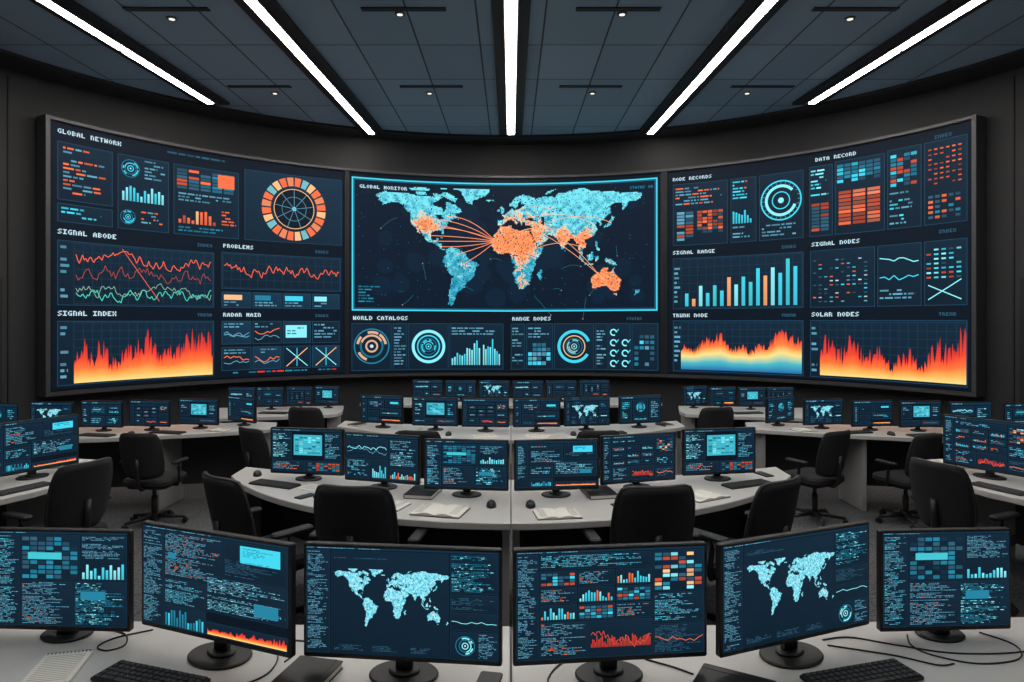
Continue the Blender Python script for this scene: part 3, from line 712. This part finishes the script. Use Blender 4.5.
# ============================================================ CHAIRS
def chair_mesh():
    mb=MB(); n=12
    def pt(a,b,o):
        q=2*b-1
        w=.43*(1-.12*max(0,q)**2-.10*max(0,-q)**2)*(1-.06*abs(q)**12)
        x=(a-.5)*w; t=2*a-1
        z=.53+b*.46-(.018*(abs(t)**6))*(b)+(.03*(abs(t)**4))*(1-b)
        y=-.215-.10*b*b-.02*math.sin(b*3.1)+.055*t*t
        return (x,y-o*(1-.5*abs(t)**4),z)
    vs=[];fs=[]
    for side,o in((0,0),(1,.04)):
        for j in range(n+1):
            for i in range(n+1): vs.append(pt(i/n,j/n,o))
    N=(n+1)**2
    for j in range(n):
        for i in range(n):
            a=j*(n+1)+i
            fs.append([a,a+1,a+n+2,a+n+1]); fs.append([N+a,N+a+n+1,N+a+n+2,N+a+1])
    bd=[i for i in range(n+1)]+[j*(n+1)+n for j in range(1,n+1)]+[n*(n+1)+i for i in range(n-1,-1,-1)]+[j*(n+1) for j in range(n-1,0,-1)]
    for k in range(len(bd)):
        a=bd[k];b=bd[(k+1)%len(bd)]; fs.append([a,N+a,N+b,b])
    mb.add(vs,fs,FB,True)
    rim=[pt((bd[k%len(bd)]%(n+1))/n,(bd[k%len(bd)]//(n+1))/n,.02) for k in range(len(bd)+1)]
    mb.tube(rim,.012,DG,6)
    mb.prism(rrect(.49,.47,.09,5,0,.02),.43,.505,.02,FB)
    mb.prism(rrect(.42,.40,.07,4,0,.02),.405,.432,.006,BK)
    mb.tube([(0,-.12,.42),(0,-.23,.42),(0,-.285,.47),(0,-.29,.60),(0,-.30,.74)],.022,BK,8)
    for s in(-1,1):
        mb.tube([(s*.14,0,.415),(s*.25,0,.42),(s*.275,-.01,.46),(s*.275,-.03,.60),(s*.275,-.02,.655)],.015,BK,8)
        mb.prism(rrect(.065,.26,.028,4,s*.275,0),.65,.678,.008,BK)
    mb.cyl((0,0,.10),(0,0,.30),.03,.03,BK); mb.cyl((0,0,.28),(0,0,.41),.02,.02,DG)
    mb.cyl((0,0,.06),(0,0,.12),.05,.04,BK)
    for k in range(5):
        a=math.radians(72*k+18);ca,sa=math.cos(a),math.sin(a)
        mb.cyl((ca*.03,sa*.03,.095),(ca*.29,sa*.29,.068),.026,.015,BK,8)
        mb.cyl((ca*.29,sa*.29,.07),(ca*.29,sa*.29,.04),.01,.01,BK,8)
        for o in(-.018,.018):
            cx,cy=ca*.29-sa*o,sa*.29+ca*o
            mb.cyl((cx-sa*-.008,cy+ca*-.008,.028),(cx-sa*.008,cy+ca*.008,.028),.028,.028,BK,12)
    return mb.mesh('office_chair')
CH=chair_mesh()
for (x,y,r,sc) in [(-1.47,4.20,-40,1.02),(-.80,3.98,-8,1.035),(.73,3.98,8,1.035),(1.33,4.12,38,1.02),
    (-3.24,6.36,-4,.88),(-2.25,6.60,-34,.88),(2.80,6.45,28,.88),(3.62,6.42,20,.86),
    (-3.02,4.68,66,.97),(3.02,4.68,-66,.97),(-2.16,7.72,-10,.92),(2.16,7.72,10,.92),(-.78,6.28,-4,.92),(.74,6.28,4,.92)]:
    put('office_chair',CH,(x,y,0),r,sc)

# ============================================================ DESK ITEMS
def kb_mesh():
    mb=MB(); mb.prism(rrect(.43,.14,.01,3),0,.014,.004,BK)
    for r in range(5):
        nn=15 if r>0 else 9; x=-.205
        for k in range(nn):
            w=.41/15
            if r==0: w=[.03,.03,.03,.18,.03,.03,.027,.027,.026][k]
            mb.box(x+w/2,-.052+r*.026,.016,w-.004,.021,.008,KY,.002); x+=w
    return mb.mesh('keyboard')
KB=kb_mesh()
def mouse_mesh():
    mb=MB();vs=[];fs=[];n=14;m=6
    for j in range(m+1):
        p=math.pi/2*j/m
        for k in range(n):
            t=2*math.pi*k/n
            vs.append((.031*math.cos(p)**.6*math.cos(t) if j<m else 0,.055*math.cos(p)**.6*math.sin(t) if j<m else 0,.034*math.sin(p)))
    for j in range(m):
        for k in range(n):
            q=(k+1)%n; fs.append([j*n+k,j*n+q,(j+1)*n+q,(j+1)*n+k])
    fs.append(list(range(n))[::-1])
    mb.add(vs,fs,BK,True); mb.box(0,.025,.031,.006,.018,.008,DG,.002)
    return mb.mesh('computer_mouse')
MO=mouse_mesh()
def book_open():
    mb=MB(); mb.prism(rrect(.31,.22,.006,2),0,.004,.001,BK)
    for s in(-1,1):
        vs=[];n=8
        for i in range(n+1):
            t=i/n; x=s*.15*t; z=.006+.014*math.sin(min(1,t*1.3)*math.pi)*.8+.004
            vs+=[(x,-.104,z),(x,.104,z),(x,-.104,.004),(x,.104,.004)]
        fs=[]
        for i in range(n):
            a=i*4;b=a+4; fs+=[[a,b,b+1,a+1],[a,a+2,b+2,b],[a+1,b+1,b+3,a+3]]
        fs.append([n*4,n*4+2,n*4+3,n*4+1]); mb.add(vs,fs,PA)
        for r in range(9):
            mb.box(s*.085,-.08+r*.02,.0185,.09,.002,.001,IN,.0002)
    return mb.mesh('open_notebook')
BO=book_open()
def book_closed():
    mb=MB(); mb.prism(rrect(.17,.23,.006,2),0,.003,.001,BK); mb.prism(rrect(.162,.222,.002,1),.003,.022,.001,PA); mb.prism(rrect(.17,.23,.006,2),.022,.026,.001,BK)
    mb.box(-.083,0,.013,.004,.228,.022,BK,.001)
    mb.box(.055,0,.0265,.006,.23,.001,DG,.0002)
    return mb.mesh('notebook')
BC=book_closed()
def phone():
    mb=MB(); mb.prism(rrect(.075,.15,.01,4),0,.008,.002,DG); mb.prism(rrect(.069,.143,.008,4),.0078,.0088,.0003,BK); 
    return mb.mesh('mobile_phone')
PH=phone()
def pad():
    mb=MB(); mb.prism(rrect(.15,.21,.004,2),0,.012,.001,PA)
    for r in range(14): mb.box(0,-.09+r*.013,.0122,.12,.0016,.0008,IN,.0002)
    for r in range(12): mb.tube([(-.066+r*.012,.10+.006*math.cos(t),.008+.008*math.sin(t)) for t in [x*.7 for x in range(10)]],.0012,DG,5)
    return mb.mesh('spiral_notepad')
PD=pad()
def paper():
    mb=MB()
    mb.prism(rrect(.20,.28,.002,1),0,.004,.0005,PA)
    for r in range(16): mb.box(-.01*(r%3),-.11+r*.014,.0042,.14-.02*(r%3),.0025,.0006,IN,.0001)
    return mb.mesh('printed_document')
PP=paper()
Z=.75
put('keyboard',KB,(-1.165,2.262,Z),-18,.88); put('keyboard',KB,(1.14,2.275,Z),16,.9)
put('spiral_notepad',PD,(-1.51,2.33,Z),12,1.0)
put('notebook',BC,(-.665,2.26,Z),-14,.95); put('notebook',BC,(.70,2.20,Z),60)
put('mobile_phone',PH,(-.075,2.235,Z),-10)
def cable(pts,r=.0028):
    P=[Vector((p[0],p[1],Z+r+.0006)) for p in pts]; out=[]
    for k in range(len(P)-1):
        p0=P[max(0,k-1)];p1=P[k];p2=P[k+1];p3=P[min(len(P)-1,k+2)]
        for q in range(8):
            t=q/8
            out.append(.5*((2*p1)+(-p0+p2)*t+(2*p0-5*p1+4*p2-p3)*t*t+(-p0+3*p1-3*p2+p3)*t**3))
    out.append(P[-1]); mb=MB();mb.tube(out,r,BK,6);put('monitor_cable',mb.mesh('monitor_cable'))
cable([(-1.50,2.62),(-1.42,2.58),(-1.38,2.50),(-1.42,2.46),(-1.47,2.49),(-1.44,2.56),(-1.34,2.62)])
cable([(-.84,2.50),(-.80,2.40),(-.80,2.31),(-.84,2.25),(-.90,2.22)])
cable([(-.82,2.52),(-.76,2.44),(-.77,2.38)])
cable([(-.80,2.54),(-.62,2.50),(-.50,2.42)])
cable([(.30,2.42),(.18,2.38),(.12,2.27),(.14,2.2)])
cable([(.46,2.40),(.54,2.35),(.60,2.30)])
cable([(1.13,2.50),(1.24,2.46),(1.34,2.42),(1.44,2.36),(1.50,2.37)])
cable([(1.74,2.60),(1.80,2.50),(1.74,2.40),(1.58,2.37),(1.46,2.43),(1.43,2.50),(1.46,2.58)])
cable([(1.13,2.54),(1.24,2.56),(1.38,2.50),(1.56,2.44),(1.82,2.46),(1.94,2.58)])
# row 2 items
for s in(-1,1):
    put('keyboard',KB,(s*1.62,4.80,Z),s*24,.85)
    put('notebook',BC,(s*.57,4.56,Z),s*10,1.1)
    put('computer_mouse',MO,(s*.12,4.28,Z),0)
    put('keyboard',KB,(s*3.26,4.68,Z),s*-66 ,.8)
    put('open_notebook',BO,(s*3.42,5.42,Z),s*-20,.9)
    put('computer_mouse',MO,(s*3.18,5.20,Z),0)
    for x,y in((3.95,6.68),(3.35,6.83)): put('keyboard',KB,(s*x,y,Z),s*12,.8)
    put('open_notebook',BO,(s*2.92,6.98,Z),s*15,.7); put('computer_mouse',MO,(s*3.65,6.72,Z),0)
    put('printed_document',PP,(s*4.35,6.58,Z),s*80,.8)
    put('keyboard',KB,(s*2.75,8.12,Z),s*8,.8); put('keyboard',KB,(s*.95,6.80,Z),s*12,.8); put('computer_mouse',MO,(s*.6,6.72,Z),0)
    put('notebook',BC,(s*1.60,7.29,Z),s*30,.7)
    put('printed_document',PP,(s*.25,6.66,Z),s*75,.8)
put('open_notebook',BO,(-.42,4.16,Z),-14,1); put('open_notebook',BO,(.27,4.10,Z),8,.85)
put('open_notebook',BO,(-.76,4.29,Z),-20,.8); put('open_notebook',BO,(1.24,4.50,Z),30,.9)
put('keyboard',KB,(-1.10,4.46,Z),-22,.75); put('keyboard',KB,(.90,4.34,Z),20,.75)
put('mobile_phone',PH,(-1.32,4.50,Z),-35,.9); put('mobile_phone',PH,(.66,4.26,Z),15,.9)
put('printed_document',PP,(-1.33,4.72,Z),60,.7); put('mobile_phone',PH,(1.84,5.10,Z),20)
put('computer_mouse',MO,(-1.84,5.08,Z),20)

# ============================================================ world + camera
w=bpy.data.worlds.new('World'); S.world=w; w.use_nodes=True
w.node_tree.nodes['Background'].inputs[0].default_value=(0.02,0.025,0.03,1)
w.node_tree.nodes['Background'].inputs[1].default_value=0.3
cam=bpy.data.cameras.new('Camera'); co=bpy.data.objects.new('Camera',cam); S.collection.objects.link(co)
co.location=(0,0,1.95); co.rotation_euler=(math.radians(90),0,0)
cam.sensor_width=36; cam.lens=700*36/1024; cam.shift_y=-31/1024; cam.shift_x=0.001; cam.clip_start=.05
S.camera=co
